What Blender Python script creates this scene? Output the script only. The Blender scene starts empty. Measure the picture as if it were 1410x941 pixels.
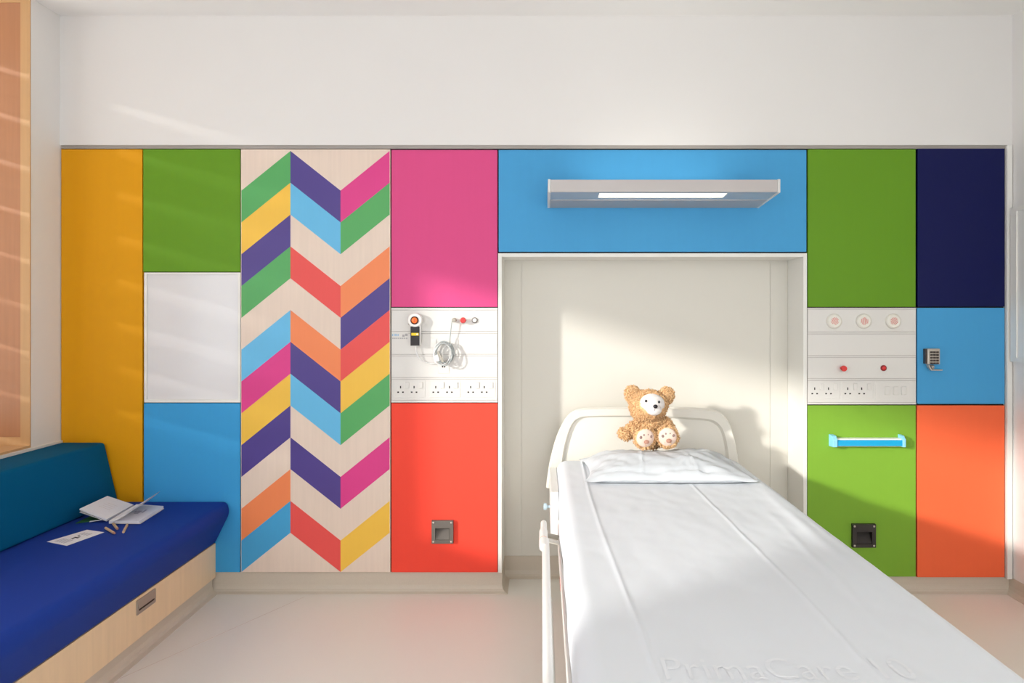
import bpy, bmesh, math, random
from mathutils import Vector, Matrix, noise

random.seed(7)
scene = bpy.context.scene
COL = scene.collection

# ------------------------------------------------------------------ camera
FPX, DIST, EYE = 940.0, 3.31, 1.35          # focal length in px (1410 wide), distance to panel plane, eye height
VPX, VPY = 747.0, 434.0                     # vanishing point in the photograph
cam_data = bpy.data.cameras.new('camera')
cam_data.sensor_width = 36.0
cam_data.lens = FPX / 1410.0 * 36.0
cam_data.shift_x = (705.0 - VPX) / 1410.0
cam_data.shift_y = (VPY - 470.5) / 1410.0
cam_data.clip_start = 0.02
cam = bpy.data.objects.new('camera', cam_data)
cam.location = (0, -DIST, EYE)
cam.rotation_euler = (math.pi / 2, 0, 0)
COL.objects.link(cam)
scene.camera = cam

# ------------------------------------------------------------------ world, sun, exposure
world = bpy.data.worlds.new('world')
scene.world = world
world.use_nodes = True
bg = world.node_tree.nodes['Background']
bg.inputs['Color'].default_value = (0.97, 0.98, 1.0, 1)
bg.inputs['Strength'].default_value = 2.3

SUN_A, SUN_B = 1.40, 0.42                   # sideways and downward travel per metre towards the panel wall
sun_data = bpy.data.lights.new('sun', 'SUN')
sun_data.energy = 3.2
sun_data.color = (1.0, 0.95, 0.89)
sun_data.angle = math.radians(2.8)
sun = bpy.data.objects.new('sun', sun_data)
sun.rotation_euler = Vector((SUN_A, 1.0, -SUN_B)).to_track_quat('-Z', 'Y').to_euler()
sun.location = (-8, -6, 4)
COL.objects.link(sun)

scene.view_settings.view_transform = 'Standard'
scene.view_settings.look = 'None'
scene.view_settings.gamma = 1.0
scene.view_settings.use_curve_mapping = False
scene.view_settings.exposure = 0.33

# ------------------------------------------------------------------ helpers
S0 = FPX / DIST                              # px per metre on the panel plane
def PX(x): return (x - VPX) / S0
def PZ(y): return EYE + (VPY - y) / S0
def on_plane_z(x, y, z):                     # photo pixel -> point on a horizontal plane
    s = (y - VPY) / (EYE - z)
    return Vector(((x - VPX) / s, FPX / s - DIST, z))
def at_depth(x, y, Y):                       # photo pixel -> point at a given distance from the panels
    s = FPX / (DIST + Y)
    return Vector(((x - VPX) / s, Y, EYE + (VPY - y) / s))

def lin(c):
    out = []
    for v in c:
        v /= 255.0
        out.append(v / 12.92 if v <= 0.04045 else ((v + 0.055) / 1.055) ** 2.4)
    return tuple(out)

def material(name, rgb, rough=0.5, spec=0.5, var=0.0, scale=(8, 8, 8), bump=0.0, bump_scale=200.0, metal=0.0,
             sheen=0.0, emit=0.0, detail=4.0):
    m = bpy.data.materials.new(name)
    m.use_nodes = True
    nt = m.node_tree
    b = nt.nodes['Principled BSDF']
    c = lin(rgb)
    b.inputs['Base Color'].default_value = (*c, 1)
    b.inputs['Roughness'].default_value = rough
    b.inputs['Specular IOR Level'].default_value = spec
    b.inputs['Metallic'].default_value = metal
    if sheen:
        b.inputs['Sheen Weight'].default_value = sheen
    if emit:
        b.inputs['Emission Color'].default_value = (*c, 1)
        b.inputs['Emission Strength'].default_value = emit
    tc = nt.nodes.new('ShaderNodeTexCoord')
    if var > 0:
        mp = nt.nodes.new('ShaderNodeMapping')
        mp.inputs['Scale'].default_value = scale
        n = nt.nodes.new('ShaderNodeTexNoise')
        n.inputs['Scale'].default_value = 1.0
        n.inputs['Detail'].default_value = detail
        r = nt.nodes.new('ShaderNodeMix'); r.data_type = 'RGBA'
        r.inputs[6].default_value = (*[v * (1 - var) for v in c], 1)
        r.inputs[7].default_value = (*[min(1, v * (1 + var)) for v in c], 1)
        nt.links.new(tc.outputs['Object'], mp.inputs['Vector'])
        nt.links.new(mp.outputs['Vector'], n.inputs['Vector'])
        nt.links.new(n.outputs['Fac'], r.inputs[0])
        nt.links.new(r.outputs[2], b.inputs['Base Color'])
    if bump > 0:
        n2 = nt.nodes.new('ShaderNodeTexNoise')
        n2.inputs['Scale'].default_value = bump_scale
        n2.inputs['Detail'].default_value = 3.0
        bp = nt.nodes.new('ShaderNodeBump')
        bp.inputs['Strength'].default_value = bump
        bp.inputs['Distance'].default_value = 0.002
        nt.links.new(tc.outputs['Object'], n2.inputs['Vector'])
        nt.links.new(n2.outputs['Fac'], bp.inputs['Height'])
        nt.links.new(bp.outputs['Normal'], b.inputs['Normal'])
    return m

WLOC = {}
def obj(name, bm, mat, parent=None, smooth=False, label=None, cat=None, group=None, kind=None):
    """Link a bmesh (world coordinates) as one object whose origin is the base of its bounding box."""
    bmesh.ops.recalc_face_normals(bm, faces=bm.faces)
    xs = [v.co for v in bm.verts]
    lo = Vector((min(v.x for v in xs), min(v.y for v in xs), min(v.z for v in xs)))
    hi = Vector((max(v.x for v in xs), max(v.y for v in xs), max(v.z for v in xs)))
    org = Vector(((lo.x + hi.x) / 2, (lo.y + hi.y) / 2, lo.z))
    for v in bm.verts:
        v.co -= org
    for f in bm.faces:
        f.smooth = smooth
    me = bpy.data.meshes.new(name)
    bm.to_mesh(me); bm.free()
    me.materials.append(mat)
    if smooth:
        try: me.set_sharp_from_angle(angle=math.radians(40))
        except Exception: pass
    o = bpy.data.objects.new(name, me)
    COL.objects.link(o)
    WLOC[o] = org
    if parent is not None:
        o.parent = parent
        o.location = org - WLOC[parent]
    else:
        o.location = org
    tag(o, label, cat, group, kind)
    return o

def tag(o, label=None, cat=None, group=None, kind=None):
    if label: o['label'] = label
    if cat: o['category'] = cat
    if group: o['group'] = group
    if kind: o['kind'] = kind

def thing(name, loc, label, cat, group=None):
    o = bpy.data.objects.new(name, None)
    o.empty_display_size = 0.05
    o.location = loc
    COL.objects.link(o)
    WLOC[o] = Vector(loc)
    tag(o, label, cat, group)
    return o

def B(*boxes, bevel=0.0, seg=2):
    """bmesh of axis-aligned boxes (x0,x1,y0,y1,z0,z1)"""
    bm = bmesh.new()
    for (x0, x1, y0, y1, z0, z1) in boxes:
        vs = [bm.verts.new((x, y, z)) for x in (x0, x1) for y in (y0, y1) for z in (z0, z1)]
        for q in ((0, 1, 3, 2), (4, 6, 7, 5), (0, 4, 5, 1), (2, 3, 7, 6), (0, 2, 6, 4), (1, 5, 7, 3)):
            bm.faces.new([vs[i] for i in q])
    if bevel > 0:
        bmesh.ops.recalc_face_normals(bm, faces=bm.faces)
        bmesh.ops.bevel(bm, geom=list(bm.edges), offset=bevel, segments=seg, affect='EDGES', profile=0.5)
    return bm

def prism(pts, vec, bm=None):
    """extrude a planar loop of points along vec"""
    bm = bm or bmesh.new()
    vec = Vector(vec)
    a = [bm.verts.new(p) for p in pts]
    b = [bm.verts.new(Vector(p) + vec) for p in pts]
    n = len(pts)
    bm.faces.new(a); bm.faces.new(b[::-1])
    for i in range(n):
        bm.faces.new((a[i], b[i], b[(i + 1) % n], a[(i + 1) % n]))
    return bm

def bevel_all(bm, w, seg=2, angle=30):
    bmesh.ops.recalc_face_normals(bm, faces=bm.faces)
    es = [e for e in bm.edges if len(e.link_faces) == 2 and e.calc_face_angle(0) > math.radians(angle)]
    bmesh.ops.bevel(bm, geom=es, offset=w, segments=seg, affect='EDGES', profile=0.5)
    return bm

def lathe(center, profile, axis='-y', n=28, bm=None):
    """profile: list of (radius, height along axis)"""
    bm = bm or bmesh.new()
    c = Vector(center)
    if axis == '-y': u, w, a = Vector((1, 0, 0)), Vector((0, 0, 1)), Vector((0, -1, 0))
    elif axis == 'x': u, w, a = Vector((0, 1, 0)), Vector((0, 0, 1)), Vector((1, 0, 0))
    else: u, w, a = Vector((1, 0, 0)), Vector((0, 1, 0)), Vector((0, 0, 1))
    rings = []
    for r, h in profile:
        if r <= 1e-6:
            rings.append([bm.verts.new(c + a * h)])
        else:
            rings.append([bm.verts.new(c + a * h + (u * math.cos(t) + w * math.sin(t)) * r)
                          for t in [2 * math.pi * i / n for i in range(n)]])
    for r0, r1 in zip(rings, rings[1:]):
        for i in range(n):
            j = (i + 1) % n
            if len(r0) == 1 and len(r1) == 1: continue
            if len(r0) == 1: bm.faces.new((r0[0], r1[i], r1[j]))
            elif len(r1) == 1: bm.faces.new((r0[i], r1[0], r0[j]))
            else: bm.faces.new((r0[i], r1[i], r1[j], r0[j]))
    for rg in (rings[0], rings[-1]):
        if len(rg) > 1: bm.faces.new(rg)
    return bm

def smooth_path(pts, k=8):
    out = []
    P = [Vector(p) for p in pts]
    for i in range(len(P) - 1):
        p0 = P[max(i - 1, 0)]; p1 = P[i]; p2 = P[i + 1]; p3 = P[min(i + 2, len(P) - 1)]
        for j in range(k):
            t = j / k
            out.append(0.5 * ((2 * p1) + (p2 - p0) * t + (2 * p0 - 5 * p1 + 4 * p2 - p3) * t * t
                              + (3 * p1 - p0 - 3 * p2 + p3) * t ** 3))
    out.append(P[-1])
    return out

def tube(path, r, n=10, bm=None, closed=False):
    bm = bm or bmesh.new()
    P = [Vector(p) for p in path]
    rings = []
    up = None
    N = len(P)
    for i, p in enumerate(P):
        if closed: d = (P[(i + 1) % N] - P[i - 1])
        else: d = P[min(i + 1, N - 1)] - P[max(i - 1, 0)]
        d.normalize()
        if up is None:
            up = d.orthogonal().normalized()
        else:
            up = (up - d * up.dot(d)).normalized()
        w = d.cross(up)
        rr = r[i] if isinstance(r, (list, tuple)) else r
        rings.append([bm.verts.new(p + (up * math.cos(t) + w * math.sin(t)) * rr)
                      for t in [2 * math.pi * k / n for k in range(n)]])
    seq = list(zip(rings, rings[1:])) + ([(rings[-1], rings[0])] if closed else [])
    for a, b in seq:
        for k in range(n):
            bm.faces.new((a[k], b[k], b[(k + 1) % n], a[(k + 1) % n]))
    if not closed:
        bm.faces.new(rings[0]); bm.faces.new(rings[-1])
    return bm

def grid(func, nu, nv):
    """bmesh surface from func(u,v) -> point, u and v in 0..1"""
    bm = bmesh.new()
    V = [[bm.verts.new(func(i / nu, j / nv)) for j in range(nv + 1)] for i in range(nu + 1)]
    for i in range(nu):
        for j in range(nv):
            bm.faces.new((V[i][j], V[i + 1][j], V[i + 1][j + 1], V[i][j + 1]))
    return bm

# ------------------------------------------------------------------ materials
M = {}
M['wall'] = material('wall_paint', (232, 229, 226), 0.7, 0.3, var=0.02, scale=(2, 2, 2))
M['ceiling'] = material('ceiling_paint', (244, 242, 239), 0.8, 0.2)
M['trim'] = material('white_trim', (236, 234, 228), 0.45, 0.4)
M['recess'] = material('cream_laminate', (222, 218, 208), 0.5, 0.4, var=0.015, scale=(1, 1, 1))
M['trunk'] = material('white_enamel', (227, 224, 219), 0.4, 0.4)
M['trunk_groove'] = material('trunking_groove', (196, 190, 186), 0.6, 0.3)
M['gap'] = material('dark_gap', (52, 46, 44), 0.8, 0.2)
M['strip'] = material('grey_metal_strip', (165, 158, 152), 0.45, 0.5, metal=0.2)
def vinyl(name, base, flecks):
    return material(name, base, 0.42, 0.35, var=flecks, scale=(260, 260, 260), bump=0.02, bump_scale=30, detail=2)
M['floor'] = vinyl('beige_vinyl', (236, 231, 222), 0.03)
M['cove'] = vinyl('greige_vinyl', (206, 194, 178), 0.06)
M['seam'] = material('vinyl_seam', (220, 208, 196), 0.6, 0.2)
def lam(name, rgb):
    return material(name, rgb, 0.5, 0.22, var=0.018, scale=(60, 60, 3), bump=0.015, bump_scale=600)
M['yellow'] = lam('yellow_laminate', (226, 158, 14))
M['green'] = lam('green_laminate', (103, 152, 34))
M['green_bright'] = lam('lime_laminate', (127, 173, 55))
M['blue'] = lam('sky_laminate', (64, 160, 218))
M['pink'] = lam('pink_laminate', (222, 80, 138))
M['red'] = lam('red_laminate', (248, 76, 58))
M['sky'] = lam('light_blue_laminate', (74, 160, 214))
M['navy'] = lam('navy_laminate', (10, 18, 76))
M['orange'] = lam('orange_laminate', (246, 108, 66))
M['maple'] = material('maple_veneer', (232, 212, 196), 0.42, 0.4, var=0.06, scale=(70, 70, 3.5))
M['maple_warm'] = material('bench_maple', (236, 208, 170), 0.45, 0.4, var=0.09, scale=(45, 45, 3))
M['oak_panel'] = material('red_oak_panel', (188, 132, 94), 0.35, 0.5, var=0.12, scale=(60, 60, 2.5))
M['oak'] = material('pale_oak', (208, 164, 116), 0.4, 0.45, var=0.1, scale=(55, 55, 2.5))
M['navy_fabric'] = material('navy_upholstery', (26, 60, 150), 0.7, 0.15, var=0.04, scale=(3, 3, 3), bump=0.12, bump_scale=900)
M['teal_fabric'] = material('teal_upholstery', (0, 90, 132), 0.85, 0.08, var=0.04, scale=(3, 3, 3), bump=0.12, bump_scale=900)
M['steel'] = material('brushed_steel', (178, 168, 160), 0.35, 0.5, metal=0.85, var=0.05, scale=(4, 4, 200))
M['dark_slot'] = material('dark_slot', (58, 46, 42), 0.7, 0.2)
M['alu'] = material('lamp_aluminium', (186, 180, 178), 0.42, 0.5, metal=0.25)
M['alu_under'] = material('lamp_underside', (184, 192, 200), 0.4, 0.5, metal=0.3)
M['lampcap'] = material('lamp_end_cap', (216, 216, 214), 0.5, 0.4)
M['plastic'] = material('white_plastic', (236, 234, 230), 0.38, 0.45)
M['cream_plastic'] = material('cream_plastic', (236, 232, 222), 0.38, 0.45)
M['grey_plastic'] = material('grey_plastic', (176, 170, 158), 0.45, 0.4)
M['black_plastic'] = material('black_plastic', (40, 36, 38), 0.45, 0.4)
M['orange_button'] = material('orange_button', (250, 120, 50), 0.35, 0.4)
M['dark_ring'] = material('brown_ring', (74, 38, 26), 0.4, 0.4)
M['yellow_button'] = material('yellow_button', (236, 204, 40), 0.35, 0.4)
M['red_plastic'] = material('red_plastic', (222, 52, 50), 0.32, 0.5)
M['dark_red'] = material('dark_red_plastic', (150, 30, 40), 0.35, 0.5)
M['ring_grey'] = material('grey_ring', (112, 104, 100), 0.35, 0.5)
M['cable'] = material('white_cable', (222, 222, 220), 0.45, 0.4)
M['cable_grey'] = material('grey_cable', (168, 174, 174), 0.45, 0.4)
M['print_blue'] = material('blue_print', (150, 190, 220), 0.6, 0.2)
M['print_grey'] = material('grey_print', (178, 176, 176), 0.6, 0.2)
M['print_red'] = material('red_print', (222, 132, 124), 0.6, 0.2)
M['pin'] = material('pin_hole', (60, 54, 52), 0.8, 0.1)
M['keys'] = material('lock_keys', (62, 52, 50), 0.35, 0.5)
M['lock'] = material('lock_metal', (190, 182, 172), 0.32, 0.5, metal=0.6)
M['handle_blue'] = material('cyan_rail', (10, 164, 216), 0.35, 0.45)
M['handle_cap'] = material('pale_blue_cap', (146, 214, 244), 0.35, 0.45)
M['gunmetal'] = material('grey_cast_metal', (112, 106, 100), 0.5, 0.4, metal=0.3, bump=0.06, bump_scale=500)
M['darkmetal'] = material('dark_cast_metal', (58, 54, 52), 0.5, 0.4, metal=0.3, bump=0.06, bump_scale=500)
M['screw'] = material('screw_head', (200, 190, 182), 0.3, 0.5, metal=0.6)
M['sheet'] = material('white_cotton', (227, 231, 236), 0.85, 0.15, bump=0.05, bump_scale=1200, sheen=0.05)
M['sheet_print'] = material('faint_print', (232, 235, 239), 0.85, 0.15)
M['mattress'] = material('mattress_cover', (214, 218, 222), 0.7, 0.2)
M['bedmetal'] = material('white_bed_enamel', (238, 237, 233), 0.35, 0.45)
M['rubber'] = material('grey_rubber', (70, 70, 72), 0.7, 0.2)
M['pale_blue'] = material('pale_blue_plastic', (190, 214, 226), 0.4, 0.4)
M['fur'] = material('golden_plush', (230, 188, 140), 0.95, 0.05, var=0.3, scale=(220, 220, 220), sheen=0.2, bump=0.5, bump_scale=260)
M['face'] = material('white_plush', (236, 230, 226), 0.95, 0.1, sheen=0.3, bump=0.2, bump_scale=400)
M['sole'] = material('cream_plush', (236, 208, 192), 0.95, 0.1, sheen=0.3, bump=0.2, bump_scale=400)
M['pad'] = material('pad_brown', (186, 140, 122), 0.9, 0.1)
M['pad_dark'] = material('pad_grey_brown', (150, 128, 122), 0.9, 0.1)
M['black'] = material('black_gloss', (26, 22, 26), 0.2, 0.5)
M['paper'] = material('paper', (236, 233, 236), 0.7, 0.2)
M['paper_edge'] = material('page_edges', (220, 216, 214), 0.8, 0.1)
M['ink'] = material('ink', (70, 70, 76), 0.8, 0.1)
M['ink_light'] = material('light_ink', (186, 182, 190), 0.8, 0.1)
M['ink_pale'] = material('pale_ink', (222, 214, 212), 0.8, 0.1)
M['green_cover'] = material('green_cover', (36, 96, 40), 0.5, 0.3)
M['crayon'] = material('crayon_wood', (206, 174, 140), 0.6, 0.3)
M['tube_light'] = material('light_diffuser', (255, 246, 226), 0.5, 0.2, emit=0.75)
M['uplight'] = material('uplight_diffuser', (255, 250, 240), 0.5, 0.2, emit=2.0)

def glass_material():
    m = bpy.data.materials.new('window_glass'); m.use_nodes = True
    nt = m.node_tree
    nt.nodes.clear()
    out = nt.nodes.new('ShaderNodeOutputMaterial')
    mix = nt.nodes.new('ShaderNodeMixShader'); mix.inputs[0].default_value = 0.06
    tr = nt.nodes.new('ShaderNodeBsdfTransparent'); tr.inputs[0].default_value = (0.97, 0.98, 0.98, 1)
    gl = nt.nodes.new('ShaderNodeBsdfGlossy'); gl.inputs['Roughness'].default_value = 0.02
    nt.links.new(tr.outputs[0], mix.inputs[1]); nt.links.new(gl.outputs[0], mix.inputs[2])
    nt.links.new(mix.outputs[0], out.inputs[0])
    return m
M['glass'] = glass_material()

# ------------------------------------------------------------------ the room
XL, XR = PX(83), PX(1393)                    # left and right wall faces
ZC = PZ(22)                                  # ceiling
YB = -4.8                                    # rear wall
REC = 0.21                                   # depth of the bed recess
RX0, RX1 = PX(691), PX(1106)                 # inner faces of the recess
RZ1 = PZ(354)
WX = XL - 0.36                               # outer face of the window wall

floor = obj('floor', B((XL - 0.4, XR + 0.2, YB - 0.2, 0.5, -0.1, 0.0)), M['floor'], kind='structure')
a, b = on_plane_z(165, 935, 0.0), on_plane_z(420, 822, 0.0)
d = (b - a).normalized(); nrm = Vector((-d.y, d.x, 0)) * 0.0014
obj('weld_seam', prism([a + nrm, b + nrm, b - nrm, a - nrm], (0, 0, 0.0006)), M['seam'], floor)
obj('ceiling', B((XL - 0.4, XR + 0.2, YB - 0.2, 0.5, ZC, ZC + 0.1)), M['ceiling'], kind='structure')

# back wall: core behind the panels (with the bed recess left open), upper wall in front
ZP = PZ(200)                                 # underside of the upper wall
wb = obj('wall_back', B((XL - 0.3, RX0 - 0.004, 0.0185, 0.4, 0, ZP), (RX1 + 0.004, XR + 0.15, 0.0185, 0.4, 0, ZP),
                        (RX0 - 0.004, RX1 + 0.004, 0.0185, 0.4, RZ1 + 0.004, ZP), (RX0 - 0.004, RX1 + 0.004, REC + 0.012, 0.4, 0, RZ1 + 0.004)),
         M['gap'], kind='structure')
obj('upper_wall_face', B((XL - 0.3, XR + 0.15, -0.003, 0.4, ZP, ZC)), M['wall'], wb)
obj('shadow_gap_strip', B((XL, XR, 0.004, 0.0185, PZ(204.5), ZP)), M['strip'], wb)

# left wall with two windows
W1a, W1b = -0.192, -1.17                     # louvred window
W2a, W2b = -1.27, -3.75                      # large clear window
SILL, HEAD2 = 0.745, 2.19
obj('wall_left', B((WX, XL, W1a, 0.4, 0, ZC), (WX, XL, W1b, W1a, 0, SILL), (WX, XL, W2a, W1b, 0, ZC),
                   (WX, XL, W2b, W2a, 0, SILL), (WX, XL, W2b, W2a, HEAD2, ZC), (WX, XL, YB, W2b, 0, ZC)), M['wall'], kind='structure')
obj('wall_right', B((XR, XR + 0.15, YB, 0.4, 0, ZC)), M['wall'], kind='structure')
obj('wall_rear', B((XL - 0.4, -2.15, YB - 0.2, YB, 0, ZC), (2.1, XR + 0.15, YB - 0.2, YB, 0, ZC),
                   (-2.15, 2.1, YB - 0.2, YB, 0, 0.08), (-2.15, 2.1, YB - 0.2, YB, 2.70, ZC)), M['wall'], kind='structure')
w3 = obj('window_fill', B((-2.15, 2.1, YB - 0.12, YB - 0.06, 0.08, 0.14), (-2.15, 2.1, YB - 0.12, YB - 0.06, 2.64, 2.70),  # added, unseen: wide rear glazing that lets in fill light from behind the camera
                       (-2.15, -2.09, YB - 0.12, YB - 0.06, 0.14, 2.64), (2.04, 2.1, YB - 0.12, YB - 0.06, 0.14, 2.64),
                       (-0.03, 0.03, YB - 0.12, YB - 0.06, 0.14, 2.64)), M['trim'], kind='structure')
for x0, x1 in ((-2.09, -0.03), (0.03, 2.04)):
    obj('pane', B((x0, x1, YB - 0.093, YB - 0.087, 0.14, 2.64)), M['glass'], w3)

# window 1: oak-lined, louvres outside
FX = XL - 0.042
w1 = obj('window_1', B((FX, XL + 0.001, W1a - 0.006, W1a + 0.0002, SILL, ZC - 0.002)), M['oak'], kind='structure')
obj('bottom_rail', B((WX, FX, W1a - 0.006, W1a, SILL, PZ(434) - (602 - 434) / 301.5)), M['oak'], w1)
obj('top_rail', B((WX, FX, W1a - 0.006, W1a, ZC - 0.025, ZC)), M['oak'], w1)
obj('jamb_panel', B((WX, FX, W1a - 0.002, W1a, EYE - (602 - 434) / 301.5, ZC - 0.025)), M['oak_panel'], w1)
obj('sill_board', B((WX, XL + 0.002, W1b + 0.03, W1a - 0.006, SILL, SILL + 0.01)), M['oak'], w1)
obj('near_jamb', B((WX, XL, W1b, W1b + 0.03, SILL, ZC)), M['oak'], w1)
obj('frame', B((WX - 0.05, WX, W1b, W1a, SILL - 0.01, SILL + 0.05), (WX - 0.05, WX, W1b, W1a, ZC - 0.06, ZC),
               (WX - 0.05, WX, W1a - 0.05, W1a, SILL + 0.05, ZC - 0.06), (WX - 0.05, WX, W1b, W1b + 0.05, SILL + 0.05, ZC - 0.06)), M['oak'], w1)
obj('pane', B((WX - 0.03, WX - 0.024, W1b + 0.05, W1a - 0.05, SILL + 0.05, ZC - 0.06)), M['glass'], w1)
k = 0
zc = SILL + 0.05
while zc < ZC + 0.1:
    cx = WX - 0.17
    pts = [(cx - 0.074, W1b - 0.1, zc - 0.078), (cx + 0.074, W1b - 0.1, zc + 0.078), (cx + 0.068, W1b - 0.1, zc + 0.084), (cx - 0.080, W1b - 0.1, zc - 0.072)]
    obj('louvre', prism(pts, (0, W1a - W1b + 0.25, 0)), M['trim'], w1)
    zc += 0.211
# window 2: large clear
w2 = obj('window_2', B((WX, WX + 0.05, W2b, W2a, SILL, SILL + 0.05), (WX, WX + 0.05, W2b, W2a, HEAD2 - 0.02, HEAD2),
                       (WX, WX + 0.05, W2a - 0.05, W2a, SILL + 0.05, HEAD2 - 0.02), (WX, WX + 0.05, W2b, W2b + 0.05, SILL + 0.05, HEAD2 - 0.02)), M['oak'], kind='structure')
obj('sill_board', B((WX + 0.05, XL + 0.002, W2b + 0.002, W2a - 0.002, SILL, SILL + 0.01)), M['oak'], w2)
for y0, y1 in ((W2b + 0.05, W2a - 0.05),):
    obj('pane', B((WX + 0.022, WX + 0.028, y0, y1, SILL + 0.05, HEAD2 - 0.02)), M['glass'], w2)
obj('trim_1', B((XL, XL + 0.012, YB, 0.0, 0.722, 0.742)), M['trim'], kind='structure')        # white ledge above the bench back

# coved skirting
def cove(name, path_pts, h, kind='structure', parent=None):
    """vertical skirting along a floor path: list of (x,y) and outward normals"""
    bm = bmesh.new()
    prof = [(0.0, h), (0.004, h), (0.004, 0.035), (0.008, 0.017), (0.017, 0.008), (0.033, 0.002), (0.033, 0.0), (0.0, 0.0)]
    rows = []
    for (x, y), (nx, ny) in path_pts:
        rows.append([bm.verts.new((x + nx * o, y + ny * o, z)) for o, z in prof])
    for a, b in zip(rows, rows[1:]):
        for i in range(len(prof)):
            j = (i + 1) % len(prof)
            bm.faces.new((a[i], b[i], b[j], a[j]))
    bm.faces.new(rows[0]); bm.faces.new(rows[-1][::-1])
    return obj(name, bm, M['cove'], parent, kind=kind if parent is None else None)
ZB_L, ZB_R = PZ(789), PZ(795)
BX = PX(297)                                 # bench front
CX0, CX1 = RX0 - 0.004, RX1 + 0.004
cove('baseboard_left', [((BX - 0.1, 0.0185), (0, -1)), ((CX0, 0.0185), (1, -1)), ((CX0, 0.04), (1, 0))], ZB_L - 0.002)
cove('baseboard_recess', [((CX0, 0.04), (1, 0)), ((CX0, REC), (1, -1)), ((CX1, REC), (-1, -1)), ((CX1, 0.04), (-1, 0))], 0.108)
cove('baseboard_back', [((CX1, 0.04), (-1, 0)), ((CX1, 0.0185), (-1, -1)), ((XR, 0.0185), (-1, -1)), ((XR, YB), (-1, 0))], ZB_R - 0.002)

# bed recess lining: three back boards, side linings, head lining
rc = obj('trim_2', B((RX0 - 0.018, RX0, -0.002, REC, 0.1, RZ1 + 0.018), bevel=0.0015), M['trim'], kind='structure')
obj('trim_3', B((RX1, RX1 + 0.018, -0.002, REC, 0.1, RZ1 + 0.018), bevel=0.0015), M['trim'], kind='structure')
obj('trim_4', B((RX0, RX1, -0.002, REC, RZ1, RZ1 + 0.018), bevel=0.0015), M['trim'], kind='structure')
SB = FPX / (DIST + REC)
j1, j2 = (718 - VPX) / SB, (1060 - VPX) / SB
wr = obj('wall_recess', B((RX0 - 0.002, RX1 + 0.002, REC + 0.004, REC + 0.012, 0.0, RZ1 + 0.003)), M['recess'], kind='structure')
for x0, x1 in ((RX0, j1), (j1 + 0.0016, j2), (j2 + 0.0016, RX1)):
    obj('back_board', B((x0, x1, REC, REC + 0.006, 0.0, RZ1)), M['recess'], wr)
obj('trim_5', B((PX(1385), PX(1392), -0.012, 0.0185, PZ(797), ZP - 0.002), bevel=0.0015), M['trim'], kind='structure')

# ------------------------------------------------------------------ coloured wall panels
G = 0.0022
def light_hole(x0, x1, y0, y1):              # opening of a recessed light, inside its face plate (metres)
    X0, X1, Z0, Z1 = PX(x0), PX(x1), PZ(y1), PZ(y0)
    w, h = X1 - X0, Z1 - Z0
    return X0 + 0.17 * w, X1 - 0.17 * w, Z0 + 0.16 * h, Z1 - 0.33 * h
HOLE_RED, HOLE_GREEN = (595, 624.5, 716, 747.5), (1172, 1204, 721, 753)
def panel(x0, x1, y0, y1, mat, label, name='wall_panel', proud=0.0, gap=True, hole=None):
    g = G if gap else 0
    if hole:
        hx0, hx1, hz0, hz1 = light_hole(*hole)
        X0, X1, Z0, Z1 = PX(x0) + g, PX(x1) - g, PZ(y1) + g, PZ(y0) - g
        bm = bmesh.new()
        o = [(X0, Z0), (X1, Z0), (X1, Z1), (X0, Z1)]; i = [(hx0, hz0), (hx1, hz0), (hx1, hz1), (hx0, hz1)]
        V = {}
        for nm, ring in (('o', o), ('i', i)):
            for yy in (0, 1):
                V[nm, yy] = [bm.verts.new((x, -proud if yy == 0 else 0.018, z)) for x, z in ring]
        for k in range(4):
            j = (k + 1) % 4
            for yy in (0, 1):
                bm.faces.new((V['o', yy][k], V['o', yy][j], V['i', yy][j], V['i', yy][k]))
            bm.faces.new((V['o', 0][k], V['o', 1][k], V['o', 1][j], V['o', 0][j]))
            bm.faces.new((V['i', 0][k], V['i', 0][j], V['i', 1][j], V['i', 1][k]))
        return obj(name, bm, M[mat], label=label, cat='panel', group='coloured wall panels')
    return obj(name, B((PX(x0) + g, PX(x1) - g, -proud, 0.018, PZ(y1) + g, PZ(y0) - g), bevel=0.0012), M[mat], label=label, cat='panel',
               group='coloured wall panels')
panel(83.5, 196.5, 205, 789, 'yellow', 'tall yellow wall panel behind the end of the bench')
panel(196.5, 331, 205, 375, 'green', 'green wall panel above the white niche, left of the chevrons')
panel(197.5, 331, 555, 789, 'blue', 'blue wall panel below the white niche, at the end of the bench')
panel(538.5, 685.5, 206, 423.5, 'pink', 'pink wall panel right of the chevron panel')
panel(538.5, 685.5, 555, 789, 'red', 'bright red wall panel holding a small square recessed light', hole=HOLE_RED)
panel(686, 1111, 206, 347.5, 'sky', 'wide light blue wall panel above the bed, behind the lamp')
panel(1112, 1261.5, 205, 423.5, 'green', 'upper green wall panel right of the bed, above the white service panel')
panel(1263, 1384, 204, 423, 'navy', 'dark navy wall panel in the top right corner')
gp = panel(1111.5, 1261.5, 558, 795, 'green_bright', 'lower green wall panel right of the bed with a cyan rail handle', hole=HOLE_GREEN)
panel(1262.5, 1384, 558, 796, 'orange', 'orange wall panel at the bottom right beside the white wall')
cab = panel(1262.5, 1384, 423.5, 557, 'sky', 'light blue cupboard door with a keypad lock', name='cupboard_door')

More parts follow.
